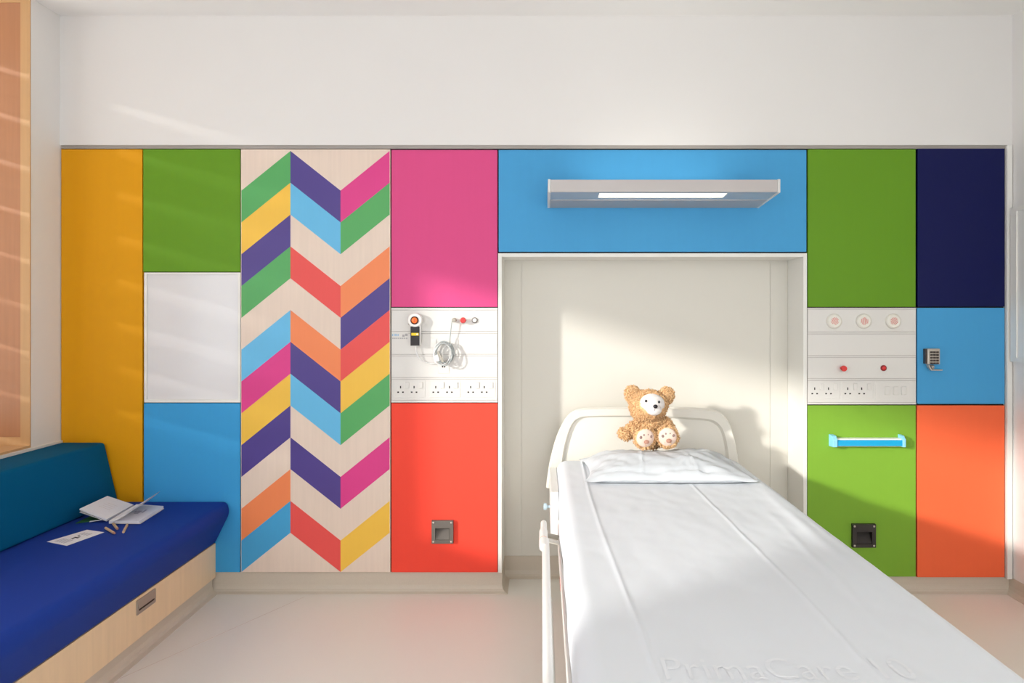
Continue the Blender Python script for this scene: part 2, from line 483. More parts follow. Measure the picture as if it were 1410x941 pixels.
# chevron panel
chev = obj('chevron_panel', B((PX(331) + G, PX(538) - G, 0.0, 0.018, PZ(789) + G, PZ(205) - G), bevel=0.001), M['maple'],
           label='pale maple wall panel with a tall multicoloured zigzag chevron pattern', cat='panel', group='coloured wall panels')
CH = {'g': (88, 172, 98), 'y': (246, 196, 74), 'n': (82, 66, 140), 'l': (104, 188, 232), 'm': (224, 62, 140), 'o': (246, 140, 88),
      'r': (236, 84, 80), 'b': (68, 164, 216)}
CHM = {k: material('chevron_' + n, CH[k], 0.4, 0.42, var=0.02, scale=(60, 60, 3)) for k, n in
       dict(g='green', y='yellow', n='violet', l='light_blue', m='magenta', o='orange', r='coral', b='blue').items()}
seq = ['gyng.lmyn.ob', 'nl.r.onl.n.r', 'mg.onryg.m.y']
cols = [(332.5, 400, 1), (400, 469, 0), (469, 536.5, 1)]
step, drop = 43.83, 54.6
for (x0, x1, rising), s in zip(cols, seq):
    for k, ch in enumerate(s):
        if ch == '.': continue
        t = 208 + step * k
        ya, yb = (t + drop, t) if rising else (t, t + drop)
        cl = lambda v: min(v, 788)
        pts = [(PX(x0), -0.0008, PZ(cl(ya))), (PX(x1), -0.0008, PZ(cl(yb))), (PX(x1), -0.0008, PZ(cl(yb + step))), (PX(x0), -0.0008, PZ(cl(ya + step)))]
        obj('chevron_stripe', prism(pts, (0, 0.0012, 0)), CHM[ch], chev)

# white niche on the left
nx0, nx1, nz0, nz1 = PX(198.5), PX(331), PZ(554.5), PZ(375.5)
nt = thing('display_niche', ((nx0 + nx1) / 2, 0.0, nz0), 'shallow white niche with a glossy white back between the green and blue panels', 'niche')
M['gloss_white'] = material('glossy_white', (228, 226, 227), 0.16, 0.5)
obj('back_plate', B((nx0 + 0.012, nx1 - 0.012, 0.008, 0.0175, nz0 + 0.014, nz1 - 0.008)), M['gloss_white'], nt)
obj('frame', B((nx0, nx0 + 0.012, -0.0, 0.0175, nz0, nz1), (nx1 - 0.012, nx1, -0.0, 0.0175, nz0, nz1),
               (nx0 + 0.012, nx1 - 0.012, 0.0, 0.0175, nz0, nz0 + 0.014), (nx0 + 0.012, nx1 - 0.012, 0.0, 0.0175, nz1 - 0.008, nz1)), M['trim'], nt)

# keypad lock on the light blue door
kx0, kx1, kz0, kz1 = PX(1273.2), PX(1290), PZ(501.5), PZ(480)
lk = obj('keypad_lock', B((kx0, kx1, -0.028, 0.0, kz0, kz1), bevel=0.003), M['lock'], cab, label='silver keypad lock')
obj('side_plate', B((PX(1271), kx0 + 0.001, -0.02, 0.0, kz0 + 0.003, kz1 - 0.002), bevel=0.001), M['keys'], lk)
for r in range(5):
    for c in range(3):
        x = PX(1276.2 + c * 4.1); z = PZ(483.6 + r * 3.8)
        obj('key', B((x, x + 0.0128, -0.0305, -0.027, z - 0.0085, z), bevel=0.0012, seg=1), M['keys'], lk)
lev = [(PX(1273.5), PZ(502)), (PX(1274.5), PZ(506)), (PX(1278), PZ(510)), (PX(1293), PZ(510)), (PX(1293.5), PZ(508.6)), (PX(1279), PZ(508.2)), (PX(1276.5), PZ(505)), (PX(1276), PZ(502))]
obj('turn_handle', bevel_all(prism([(x, -0.03, z) for x, z in lev], (0, 0.02, 0)), 0.001, 1), M['lock'], lk)
obj('knob', lathe((PX(1282), 0, PZ(505.5)), [(0.010, 0.0), (0.010, 0.012), (0.007, 0.016), (0, 0.016)]), M['lock'], lk, smooth=True)

# cyan rail handle on the lower green panel
hx0, hx1 = PX(1141), PX(1240)
hz0, hz1 = PZ(614.5), PZ(598)
hd = obj('rail_handle', B((hx0 + 0.02, hx1 - 0.006, -0.044, -0.036, hz0 + 0.008, hz1 - 0.022), bevel=0.001), M['handle_blue'], gp, label='cyan rail handle with pale ends')
obj('rail_body', B((hx0 + 0.016, hx1 - 0.008, -0.036, 0.0, hz0 + 0.004, hz1 - 0.016), bevel=0.002), M['plastic'], hd)
for x0, x1 in ((hx0, hx0 + 0.022), (hx1 - 0.014, hx1)):
    pts = [(x0, 0.0, hz0), (x0, -0.05, hz0 + 0.004), (x0, -0.05, hz1 - 0.018), (x0, -0.034, hz1 - 0.002), (x0, 0.0, hz1)]
    obj('end_cap', bevel_all(prism(pts, (x1 - x0, 0, 0)), 0.0015, 1), M['handle_cap'], hd)

# small square recessed lights
def step_light(x0, x1, y0, y1, mat, label):
    X0, X1, Z0, Z1 = PX(x0), PX(x1), PZ(y1), PZ(y0)
    t = thing('recessed_light', ((X0 + X1) / 2, 0, Z0), label, 'light', 'square recessed floor lights')
    w, h = X1 - X0, Z1 - Z0
    ix0, ix1, iz0, iz1 = X0 + 0.17 * w, X1 - 0.17 * w, Z0 + 0.16 * h, Z1 - 0.33 * h
    F, R_ = -0.017, -0.0006
    K = 0.0165
    obj('face_plate', B((X0, X1, F, R_, iz1, Z1), (X0, X1, F, R_, Z0, iz0), (X0, ix0, F, R_, iz0, iz1), (ix1, X1, F, R_, iz0, iz1)), M[mat], t)
    bm = bmesh.new()
    t0 = 0.0009
    ix0, ix1, iz0, iz1 = ix0 + t0, ix1 - t0, iz0 + t0, iz1 - t0
    v = [bm.verts.new(p) for p in ((ix0, F + 0.002, iz0), (ix1, F + 0.002, iz0), (ix1, K, iz1), (ix0, K, iz1), (ix0, F + 0.002, iz1), (ix1, F + 0.002, iz1))]
    bm.faces.new((v[0], v[1], v[2], v[3])); bm.faces.new((v[0], v[3], v[4])); bm.faces.new((v[1], v[5], v[2])); bm.faces.new((v[4], v[3], v[2], v[5]))
    obj('sloped_reflector', bm, M[mat], t)
    for sx in (X0 + 0.085 * w, X1 - 0.085 * w):
        for sz in (Z0 + 0.085 * h, Z1 - 0.085 * h):
            obj('screw', lathe((sx, F, sz), [(0.0048, 0.0), (0.0048, 0.001), (0.003, 0.0022), (0, 0.0024)], n=12), M['screw'], t)
step_light(*HOLE_RED, 'gunmetal', 'small grey square recessed light low on the red panel')
step_light(*HOLE_GREEN, 'darkmetal', 'small dark square recessed light low on the green panel')

# ------------------------------------------------------------------ white service panels
def wallbox(x0, x1, y0, y1, d0, d1, bevel=0.0):      # pixel rectangle on the panel plane, depths towards the room
    return B((PX(x0), PX(x1), -d1, -d0, PZ(y1), PZ(y0)), bevel=bevel, seg=1)
def socket(parent, xs, ty, sw):
    """one double socket: pins of two outlets and their rocker switches, set in a plate"""
    x0, x1 = xs[0] - 8, sw[1] + 6
    pl = obj('double_socket', wallbox(x0, x1, ty - 9.3, ty + 14.2, 0.0025, 0.0045, 0.0008), M['trunk'], parent)
    for x in xs:
        obj('pin_hole', wallbox(x - 0.75, x + 0.75, ty - 1.7, ty + 1.7, 0.004, 0.0048), M['pin'], pl)
        for s in (-3.3, 3.3):
            obj('pin_hole', wallbox(x + s - 1.2, x + s + 1.2, ty + 6.0, ty + 7.8, 0.004, 0.0048), M['pin'], pl)
    for x in sw:
        obj('rocker_switch', wallbox(x - 2.6, x + 2.6, ty - 7.0, ty + 1.8, 0.004, 0.0085, 0.0012), M['trunk'], pl)

def service_panel(x0, x1, y0, y1, rows, label):
    t = thing('service_panel', ((PX(x0) + PX(x1)) / 2, 0, PZ(y1)), label, 'service panel', 'white bedhead service panels')
    obj('body', wallbox(x0, x1, y0, y1, -0.018, 0.0002), M['trunk_groove'], t)
    st = []
    for i, (a, b) in enumerate(rows):
        st.append(obj('cover_strip', wallbox(x0 + 0.6, x1 - 0.6, a, b, 0.0, 0.003, 0.0008), M['trunk'], t))
    for a, b in zip(rows, rows[1:]):
        obj('divider_rib', wallbox(x0 + 0.6, x1 - 0.6, a[1] + 0.7, b[0] - 0.7, 0.0, 0.0024), M['trunk'], t)
    obj('edge_rail', wallbox(x0 + 0.2, x1 - 0.2, y0 + 0.4, rows[0][0] - 0.7, 0.0, 0.004), M['trunk'], t)
    obj('edge_rail', wallbox(x0 + 0.2, x1 - 0.2, rows[-1][1] + 0.7, y1 - 0.4, 0.0, 0.004), M['trunk'], t)
    return t
sl = service_panel(538.8, 685.4, 424, 554.6, [(427.5, 456.3), (459.8, 487.8), (490.8, 519.8), (522.8, 551)],
                   'white service panel left of the bed with call handset and three double sockets')
for xs, sw in (((551.8, 570.4), (560.9, 579.7)), ((600.2, 619.0), (609, 628)), ((648.3, 666.9), (657.5, 676.3))):
    socket(sl, xs, 533.3, sw)
sr = service_panel(1111.6, 1261.2, 424, 557.2, [(426.3, 457), (460.5, 489.5), (492.8, 521.2), (524.6, 554)],
                   'white service panel right of the bed with three round covers and two double sockets')
for xs, sw in (((1121.3, 1140.3), (1131, 1150)), ((1166.7, 1185.9), (1177, 1196))):
    socket(sr, xs, 535.3, sw)
tg = obj('triple_switch', wallbox(1205, 1259, 526, 552, 0.0025, 0.0045, 0.0008), M['trunk'], sr)
for x in (1220.7, 1232.6, 1243.7):
    obj('rocker_switch', wallbox(x - 3.4, x + 3.4, 532.5, 543.8, 0.004, 0.009, 0.0014), M['trunk'], tg)
# three round covers with red hatching
for cx, ang in ((1147.5, 35), (1188.2, 85), (1228.7, 45)):
    c = (PX(cx), -0.003, PZ(442.4))
    dsk = obj('round_cover', lathe(c, [(0.036, 0.0), (0.036, 0.010), (0.033, 0.015), (0.028, 0.017), (0.0265, 0.0155), (0, 0.0155)], n=36), M['cream_plastic'], sr, smooth=True)
    bm = bmesh.new()
    ca, sa = math.cos(math.radians(ang)), math.sin(math.radians(ang))
    for i in range(6):
        off = -0.016 + i * 0.0060
        half = 0.0215 - abs(off) * 0.75 - 0.0015 * (i % 2)
        for (dx0, dx1, dz0, dz1) in ((-half, half, off, off + 0.0026),):
            q = []
            for (u, v) in ((dx0, dz0), (dx1, dz0), (dx1, dz1), (dx0, dz1)):
                q.append((c[0] + u * ca - v * sa, -0.0193, c[2] + u * sa + v * ca))
            prism(q, (0, 0.001, 0), bm)
    obj('printed_lines', bm, M['print_red'], dsk, kind='stuff')
# red knob and red push button, right
obj('red_knob', lathe((PX(1158), -0.003, PZ(507)), [(0.007, 0), (0.007, 0.02), (0.0135, 0.022), (0.0145, 0.03), (0.012, 0.038), (0, 0.039)], n=20), M['red_plastic'], sr, smooth=True)
rb = obj('push_button', lathe((PX(1216), -0.003, PZ(507)), [(0.0145, 0), (0.0145, 0.004), (0.012, 0.006), (0.012, 0.004), (0, 0.004)], n=24), M['dark_red'], sr, smooth=True)
obj('button_cap', lathe((PX(1216), -0.007, PZ(507)), [(0.009, 0), (0.009, 0.003), (0.007, 0.0042), (0, 0.0042)], n=20), M['red_plastic'], rb, smooth=True)
# left: cord bracket, red knob, ring button, printed notices, data ports
obj('cord_boss', lathe((PX(626), -0.003, PZ(441)), [(0.0105, 0), (0.0105, 0.028), (0.008, 0.032), (0, 0.032)], n=20), M['grey_plastic'], sl, smooth=True)
obj('red_knob', lathe((PX(638.5), -0.003, PZ(441.2)), [(0.008, 0), (0.008, 0.014), (0.0135, 0.016), (0.0145, 0.024), (0.011, 0.031), (0, 0.032)], n=20), M['red_plastic'], sl, smooth=True)
ring = obj('ring_button', lathe((PX(653.8), -0.003, PZ(441.2)), [(0.0138, 0), (0.0138, 0.006), (0.0118, 0.0075), (0.0108, 0.005), (0, 0.005)], n=28), M['ring_grey'], sl, smooth=True)
obj('button_cap', lathe((PX(653.8), -0.0082, PZ(441.2)), [(0.0102, 0), (0.0102, 0.0012), (0.008, 0.002), (0, 0.002)], n=24), M['trunk'], ring, smooth=True)
lb = obj('notice_label', wallbox(539.6, 562.5, 458.8, 468.2, 0.0031, 0.0036), M['trunk'], sl)
bm = bmesh.new()
for (x0, x1, y0, y1) in ((540.2, 541.6, 460, 463), (543.5, 545, 460, 463), (545.8, 547.2, 460, 463), (547.9, 549, 460, 463)):
    B((PX(x0), PX(x1), -0.0040, -0.0030, PZ(y1), PZ(y0))).to_mesh(me := bpy.data.meshes.new('t')); bm.from_mesh(me); bpy.data.meshes.remove(me)
obj('blue_lettering', bm, M['print_blue'], lb, kind='stuff')
bm = bmesh.new()
spots = [(554.2, 557.4, 461, 464.2), (558, 561.5, 459.6, 463)] + [(540.4 + i * 2.7, 542.2 + i * 2.7, 465.2, 467) for i in range(8)]
for (x0, x1, y0, y1) in spots:
    B((PX(x0), PX(x1), -0.0040, -0.0030, PZ(y1), PZ(y0))).to_mesh(me := bpy.data.meshes.new('t')); bm.from_mesh(me); bpy.data.meshes.remove(me)
obj('grey_lettering', bm, M['print_grey'], lb, kind='stuff')
for x in (601, 631):
    dp = obj('data_plate', wallbox(x - 7, x + 1, 466, 479, 0.0025, 0.0045, 0.0008), M['trunk'], sl)
    obj('printed_strip', wallbox(x - 0.6, x + 0.4, 467.5, 477.5, 0.004, 0.0047), M['print_grey'], dp)
pt = obj('data_socket', wallbox(603.5, 619, 498, 514.5, 0.0025, 0.0048, 0.0008), M['trunk'], sl)
for x in (609.6, 612.4):
    obj('port', wallbox(x - 0.9, x + 0.9, 502.6, 506.2, 0.0044, 0.0052), M['pin'], pt)

# nurse call handset hanging on the left panel
hc = Vector((PX(573), -0.003, PZ(441)))
hs = thing('call_handset', (hc.x, -0.01, PZ(476)), 'black and white call handset with a round orange button hanging on the service panel', 'handset')
obj('hook', bevel_all(B((PX(563.6), PX(566), -0.03, -0.003, PZ(447.8), PZ(439)), (PX(566), PX(580), -0.012, -0.003, PZ(447), PZ(440))), 0.001, 1), M['grey_plastic'], hs)
hx = [(PX(567), PZ(474)), (PX(568.5), PZ(476.6)), (PX(579), PZ(476.6)), (PX(580.6), PZ(474)), (PX(580.9), PZ(446)), (PX(566.6), PZ(446))]
obj('casing', bevel_all(prism([(x, -0.036, z) for x, z in hx], (0, 0.022, 0)), 0.003, 2), M['plastic'], hs)
obj('round_head', lathe((hc.x + 0.001, -0.012, hc.z), [(0.033, 0), (0.0355, 0.006), (0.0355, 0.022), (0.031, 0.028), (0, 0.029)], n=36), M['plastic'], hs, smooth=True)
br = obj('button_ring', lathe((hc.x, -0.040, hc.z - 0.001), [(0.0195, 0), (0.0195, 0.004), (0.016, 0.006), (0.014, 0.003), (0, 0.003)], n=32), M['dark_ring'], hs, smooth=True)
cap = obj('call_button', lathe((hc.x, -0.0435, hc.z - 0.001), [(0.0138, 0), (0.0138, 0.002), (0.011, 0.0035), (0, 0.004)], n=28), M['orange_button'], br, smooth=True)
obj('figure_mark', B((hc.x - 0.0016, hc.x + 0.0016, -0.0482, -0.0465, hc.z - 0.007, hc.z + 0.005)), M['red_plastic'], br)
kp = obj('keypad_face', B((PX(567.2), PX(579.6), -0.0385, -0.035, PZ(475.8), PZ(449.5)), bevel=0.0012), M['black_plastic'], hs)
yx0, yx1, yz = PX(568.6), PX(578.6), PZ(460.2)
obj('yellow_button', B((yx0, yx1, -0.041, -0.038, yz - 0.0065, yz + 0.0065), bevel=0.0012), M['yellow_button'], kp)
obj('bright_dot', lathe((PX(576.6), -0.041, yz), [(0.0042, 0), (0.0042, 0.0006), (0, 0.0008)], n=16), M['plastic'], kp)
pts = [(PX(574), -0.025, PZ(476)), (PX(574.5), -0.022, PZ(483)), (PX(577), -0.02, PZ(491)), (PX(583), -0.016, PZ(497)), (PX(592), -0.014, PZ(500.5)), (PX(602), -0.018, PZ(500))]
obj('cable', tube(smooth_path(pts), 0.0032, 8), M['cable'], hs, smooth=True)

# coiled call cord
cc = thing('coiled_cord', (PX(612), -0.02, PZ(503)), 'coiled grey-white cord hanging in a bundle below the red knob', 'cord')
random.seed(3)
for i in range(7):
    cx, cz = 612.5 + random.uniform(-1.8, 1.8), 486 + random.uniform(-2, 2)
    rx, rz = random.uniform(9.5, 12.8), random.uniform(13, 15.5)
    tilt = random.uniform(-0.35, 0.35)
    pth = []
    for k in range(36):
        a = 2 * math.pi * k / 36
        u, v = rx * math.cos(a), rz * math.sin(a)
        pth.append((PX(cx + u * math.cos(tilt) - v * math.sin(tilt)), -0.014 - 0.006 * i - 0.004 * math.sin(a * 2 + i), PZ(cz + u * math.sin(tilt) + v * math.cos(tilt))))
    obj('cord_loop', tube(pth, 0.0027, 8, closed=True), M['cable_grey'] if i % 2 == 0 else M['cable'], cc, smooth=True)
obj('cord_clip', bevel_all(prism([(PX(604), -0.062, PZ(484)), (PX(606.5), -0.062, PZ(482.5)), (PX(614), -0.062, PZ(497)), (PX(611.5), -0.062, PZ(498.5))], (0, 0.012, 0)), 0.001, 1), M['grey_plastic'], cc)
obj('cord_plug', bevel_all(prism([(PX(599.5), -0.052, PZ(490)), (PX(605), -0.052, PZ(487)), (PX(608), -0.052, PZ(496)), (PX(602), -0.052, PZ(498))], (0, 0.02, 0)), 0.002, 2), M['plastic'], cc)
obj('hanging_strand', tube(smooth_path([(PX(623.6), -0.03, PZ(441.5)), (PX(622.2), -0.03, PZ(452)), (PX(620.6), -0.025, PZ(466)), (PX(620.5), -0.02, PZ(474))]), 0.0022, 8), M['cable_grey'], cc, smooth=True)

# ------------------------------------------------------------------ lamp above the bed
LD = 0.30
LS = FPX / (DIST - LD)
lx0, lx1 = (754.5 - VPX) / LS, (1074.5 - VPX) / LS
lz_top, lz_front = EYE + (VPY - 247.5) / LS, EYE + (VPY - 264.5) / LS
lz_back = PZ(286)
lamp = thing('bed_lamp', ((lx0 + lx1) / 2, 0, lz_back), 'long silver wall lamp with a lit slot, mounted above the bed', 'lamp')
e = 0.012
obj('front_fascia', B((lx0 + e, lx1 - e, -LD, -LD + 0.006, lz_front, lz_top), bevel=0.0015), M['alu'], lamp)
zmid = lambda y: lz_front + (lz_back - lz_front) * (y + LD) / LD
def under(y0, y1, x0, x1, dz=0.0, th=0.004):
    pts = [(x0, y0, zmid(y0) + dz), (x0, y1, zmid(y1) + dz), (x0, y1, zmid(y1) + dz + th), (x0, y0, zmid(y0) + dz + th)]
    return prism(pts, (x1 - x0, 0, 0))
ys = -LD + 0.14
dx0, dx1 = (826 - VPX) / LS, (1004 - VPX) / LS
bm = under(-LD + 0.007, ys, lx0 + e, dx0)
under_parts = obj('underside_front', bm, M['alu_under'], lamp)
obj('underside_front', under(-LD + 0.007, ys, dx1, lx1 - e), M['alu_under'], lamp)
obj('underside_lip', under(-LD + 0.007, -LD + 0.022, dx0, dx1), M['alu_under'], lamp)
obj('underside_lip', under(ys - 0.03, ys, dx0, dx1), M['alu_under'], lamp)
obj('light_slot', under(-LD + 0.022, ys - 0.03, dx0, dx1, dz=0.002), M['tube_light'], lamp)
obj('underside_rear', under(ys + 0.004, -0.002, lx0 + e, lx1 - e, dz=-0.002), M['alu'], lamp)
obj('top_frame', B((lx0 + e, lx1 - e, -LD + 0.006, -LD + 0.10, lz_top - 0.006, lz_top - 0.001), (lx0 + e, lx1 - e, -0.06, -0.002, lz_top - 0.006, lz_top - 0.001),
                   (lx0 + e, lx0 + 0.16, -LD + 0.10, -0.06, lz_top - 0.006, lz_top - 0.001), (lx1 - 0.16, lx1 - e, -LD + 0.10, -0.06, lz_top - 0.006, lz_top - 0.001)), M['alu'], lamp)
obj('uplight_panel', B((lx0 + 0.16, lx1 - 0.16, -LD + 0.10, -0.06, lz_top - 0.02, lz_top - 0.012)), M['uplight'], lamp)
for x0 in (lx0, lx1 - e):
    pts = [(x0, -LD - 0.002, lz_front - 0.003), (x0, -LD - 0.002, lz_top + 0.002), (x0, -0.0005, lz_top + 0.002), (x0, -0.0005, lz_back - 0.003)]
    obj('end_cap', bevel_all(prism(pts, (e, 0, 0)), 0.0015, 1), M['lampcap'], lamp)

# ------------------------------------------------------------------ white board on the right wall
wbz0, wbz1 = EYE - 64 / 285.0, EYE + 147 / 285.0
bd = thing('wall_board', (XR, -0.5, wbz0), 'blank white board fixed to the right-hand wall near the corner', 'board')
obj('board_face', B((XR - 0.014, XR - 0.001, -1.35, -0.06, wbz0 + 0.02, wbz1 - 0.02)), M['plastic'], bd)
obj('board_frame', B((XR - 0.02, XR - 0.001, -1.39, -0.02, wbz0, wbz0 + 0.02), (XR - 0.02, XR - 0.001, -1.39, -0.02, wbz1 - 0.02, wbz1),
                     (XR - 0.02, XR - 0.001, -0.06, -0.02, wbz0 + 0.02, wbz1 - 0.02), (XR - 0.02, XR - 0.001, -1.39, -1.35, wbz0 + 0.02, wbz1 - 0.02)), M['trim'], bd)

# ------------------------------------------------------------------ bench
YE = -4.2                                    # near end of the bench
bench = thing('window_bench', ((XL + BX) / 2, (YE) / 2, 0), 'built-in window bench with a maple front and navy seat cushion', 'bench')
ZS0, ZS1 = PZ(748), 0.45
bb = obj('base', B((XL + 0.013, BX - 0.02, YE, -0.001, 0.0, ZS0)), M['maple_warm'], bench)
def on_front(x, y):                          # photo pixel -> point on the bench front plane
    s = (x - VPX) / BX
    return FPX / s - DIST, EYE - (y - VPY) / s
hya, hza = on_front(187.3, 849); hyb, hzb = on_front(213.8, 812)
hyc, hzc = on_front(187.3, 828.5)
hyn, hyf, hzl, hzh = hya, hyb, hza, hzc
fr = [obj('front_board', B((BX - 0.02, BX, hyn, -0.001, PZ(795), ZS0), ), M['maple_warm'], bench)]
obj('front_board', B((BX - 0.02, BX, YE, hyn, PZ(795), ZS0)), M['maple_warm'], bench)
# recessed cup handle
hp = obj('cup_handle', bevel_all(prism([(BX - 0.001, hyn + 0.004, hzl), (BX - 0.001, hyf - 0.004, hzl), (BX - 0.001, hyf, hzl + 0.004), (BX - 0.001, hyf, hzh - 0.004),
                                       (BX - 0.001, hyf - 0.004, hzh), (BX - 0.001, hyn + 0.004, hzh), (BX - 0.001, hyn, hzh - 0.004), (BX - 0.001, hyn, hzl + 0.004)], (0.004, 0, 0)), 0.0008, 1), M['steel'], bench, label='steel recessed handle')
obj('finger_slot', B((BX + 0.0028, BX + 0.0034, hyn + 0.014, hyf - 0.012, hzl + 0.014, hzl + 0.024)), M['dark_slot'], hp)
obj('hood', prism([(BX + 0.003, hyn + 0.01, hzl + 0.024), (BX + 0.007, hyn + 0.01, hzl + 0.024), (BX + 0.003, hyn + 0.01, hzh - 0.01)], (0, hyf - hyn - 0.02, 0)), M['steel'], hp)
cove('plinth', [((BX - 0.02, YE), (1, 0)), ((BX - 0.02, 0.0), (1, 0))], PZ(795) - 0.002, parent=bench)
# seat cushion: sloping front with rounded edges
def cushion(profile, y0, y1, rnd, seg, mat, name, parent=None, **kw):
    bm = prism([(x, y0, z) for x, z in profile], (0, y1 - y0, 0))
    bevel_all(bm, rnd, seg, angle=20)
    return obj(name, bm, mat, parent, smooth=True, **kw)
cushion([(XL + 0.014, ZS0), (BX + 0.004, ZS0), (PX(319), ZS1 - 0.055), (PX(319) - 0.012, ZS1), (XL + 0.014, ZS1)], YE, -0.004, 0.022, 4, M['navy_fabric'], 'seat_cushion', bench)
cushion([(XL + 0.014, ZS1 + 0.001), (PX(166), ZS1 + 0.001), (PX(147), PZ(608.5)), (XL + 0.014, PZ(608.5))], YE, PX(0) * 0 - 0.012, 0.014, 3, M['teal_fabric'], 'back_cushion',
        label='teal wedge-shaped back cushion leaning on the wall above the navy seat', cat='cushion')

# ------------------------------------------------------------------ things on the bench
def P(x, y, z): return on_plane_z(x, y, z)
zt = ZS1 + 0.001
# green booklet under the book
gb = [P(104, 721.5, zt), P(126, 711, zt), P(150, 711, zt), P(147, 715.5, zt)]
grn = thing('green_booklet', P(125, 717, zt), 'thin green-covered booklet sticking out under the open book', 'booklet')
obj('cover', prism(gb, (0, 0, 0.003)), M['green_cover'], grn)
obj('pages', prism([P(123, 719.5, zt + 0.0032), P(146.5, 715.8, zt + 0.0032), P(147, 714.9, zt + 0.0032), P(124, 718.6, zt + 0.0032)], (0, 0, 0.003)), M['paper'], grn)
# open book
book = thing('open_book', P(160, 712, zt), 'open white picture book lying on the navy bench seat with one page standing up', 'book')
z1 = zt + 0.007
NR, FR_ = P(150, 721.5, zt + 0.002), P(188, 698.5, zt + 0.002)
RR, RF = P(193, 722, zt + 0.002), P(226, 701, zt + 0.002)
obj('cover', prism([NR, RR, RF, FR_], (0, 0, 0.0025)), M['paper_edge'], book)
up = Vector((0, 0, 0.003))
obj('right_pages', prism([NR + up, RR + up - Vector((0.003, 0, 0)), RF + up - Vector((0.003, 0, 0)), FR_ + up], (0, 0, 0.010)), M['paper'], book)
# left half leans up on its outer edge
A_, B_, C_, D_ = P(147, 718.5, zt + 0.004), P(109.5, 704, zt + 0.05), P(148, 686, zt + 0.05), P(184, 698, zt + 0.004)
obj('left_cover', prism([A_, B_ - Vector((0, 0, 0.006)), C_ - Vector((0, 0, 0.006)), D_], (0, 0, 0.002)), M['paper_edge'], book)
lift = Vector((0, 0, 0.0035))
lp_ = obj('left_pages', prism([A_ + lift, B_ + lift, C_ + lift, D_ + lift], (0, 0, 0.006)), M['paper'], book)
def quad_on(a, b, c, d, u0, u1, v0, v1, dz):
    f = lambda u, v: a.lerp(b, u).lerp(d.lerp(c, u), v) + Vector((0, 0, dz))
    return [f(u0, v0), f(u1, v0), f(u1, v1), f(u0, v1)]
bm = bmesh.new()
for i in range(4):
    prism(quad_on(A_ + lift, B_ + lift, C_ + lift, D_ + lift, 0.3, 0.72 - 0.06 * (i % 2), 0.4 + i * 0.09, 0.415 + i * 0.09, 0.0061), (0, 0, 0.0003), bm)
obj('printed_text', bm, M['ink_pale'], lp_, kind='stuff')
bm = bmesh.new()
for (u0, u1, v0, v1) in ((0.42, 0.56, 0.42, 0.62), (0.6, 0.66, 0.5, 0.7), (0.34, 0.4, 0.5, 0.6)):
    prism(quad_on(NR + up, RR + up, RF + up, FR_ + up, u0, u1, v0, v1, 0.0101), (0, 0, 0.0003), bm)
obj('printed_drawing', bm, M['ink_light'], book, kind='stuff')
n0, f0 = P(152, 719.5, zt + 0.013), P(187, 697.5, zt + 0.013)
bm = bmesh.new()
rows = []
for k in range(9):
    t = k / 8
    off = Vector((0.112 * t, 0.0, 0.030 * t + 0.040 * t * t))
    rows.append([bm.verts.new(n0 + off), bm.verts.new(f0 + off)])
for r0, r1 in zip(rows, rows[1:]):
    bm.faces.new((r0[0], r1[0], r1[1], r0[1]))
pg = obj('standing_page', bm, M['paper'], book, smooth=True)
sol = pg.modifiers.new('thickness', 'SOLIDIFY'); sol.thickness = 0.0007
# leaflet
q = [P(64.5, 746.5, zt), P(120, 730, zt), P(143.5, 733.5, zt), P(92, 752, zt)]
leaf = obj('leaflet', prism(q, (0, 0, 0.0006)), M['paper'], label='white printed leaflet lying on the navy bench seat', cat='leaflet')
bm = bmesh.new()
for (u0, u1, v0, v1) in ((0.44, 0.50, 0.42, 0.66), (0.52, 0.55, 0.5, 0.62), (0.36, 0.42, 0.46, 0.58), (0.58, 0.62, 0.36, 0.46)):
    prism(quad_on(*q, u0, u1, v0, v1, 0.0007), (0, 0, 0.0003), bm)
obj('printed_figure', bm, M['ink'], leaf, kind='stuff')
bm = bmesh.new()
for i in range(5):
    prism(quad_on(*q, 0.08, 0.32, 0.2 + i * 0.11, 0.25 + i * 0.11, 0.0007), (0, 0, 0.0003), bm)
for i in range(4):
    prism(quad_on(*q, 0.66, 0.82, 0.25 + i * 0.13, 0.31 + i * 0.13, 0.0007), (0, 0, 0.0003), bm)
obj('printed_text', bm, M['ink_light'], leaf, kind='stuff')
# three crayons
for (xa, ya, xb, yb, lab) in ((145.5, 727.5, 158, 735, 'short wooden crayon nearest the leaflet on the bench seat'),
                              (156, 721.5, 162, 729, 'short wooden crayon in the middle, half under the open book'),
                              (170, 733, 175.5, 722.5, 'rightmost of the three short wooden crayons on the bench')):
    r = 0.0052
    a, b = P(xa, ya, zt + r), P(xb, yb, zt + r)
    d = (b - a)
    cr = thing('crayon', (a + b) / 2 - Vector((0, 0, r)), lab, 'crayon', 'crayons on the bench seat')
    obj('barrel', tube([a, a + d * 0.9], r, 12), M['crayon'], cr, smooth=True)
    obj('tip', tube([a + d * 0.9, a + d * 0.97, b], [r, r * 0.8, r * 0.4], 12), M['ink'] if False else M['pad'], cr, smooth=True)

# ------------------------------------------------------------------ bed
MX0, MX1 = 0.07, 0.97                        # mattress sides
ZM = 0.64                                    # top of the made mattress
YH, YF = 0.055, -2.42                        # head and foot
bed = thing('hospital_bed', ((MX0 + MX1) / 2, -1.0, 0), 'white hospital bed with a rounded headboard standing in the wall recess', 'bed')
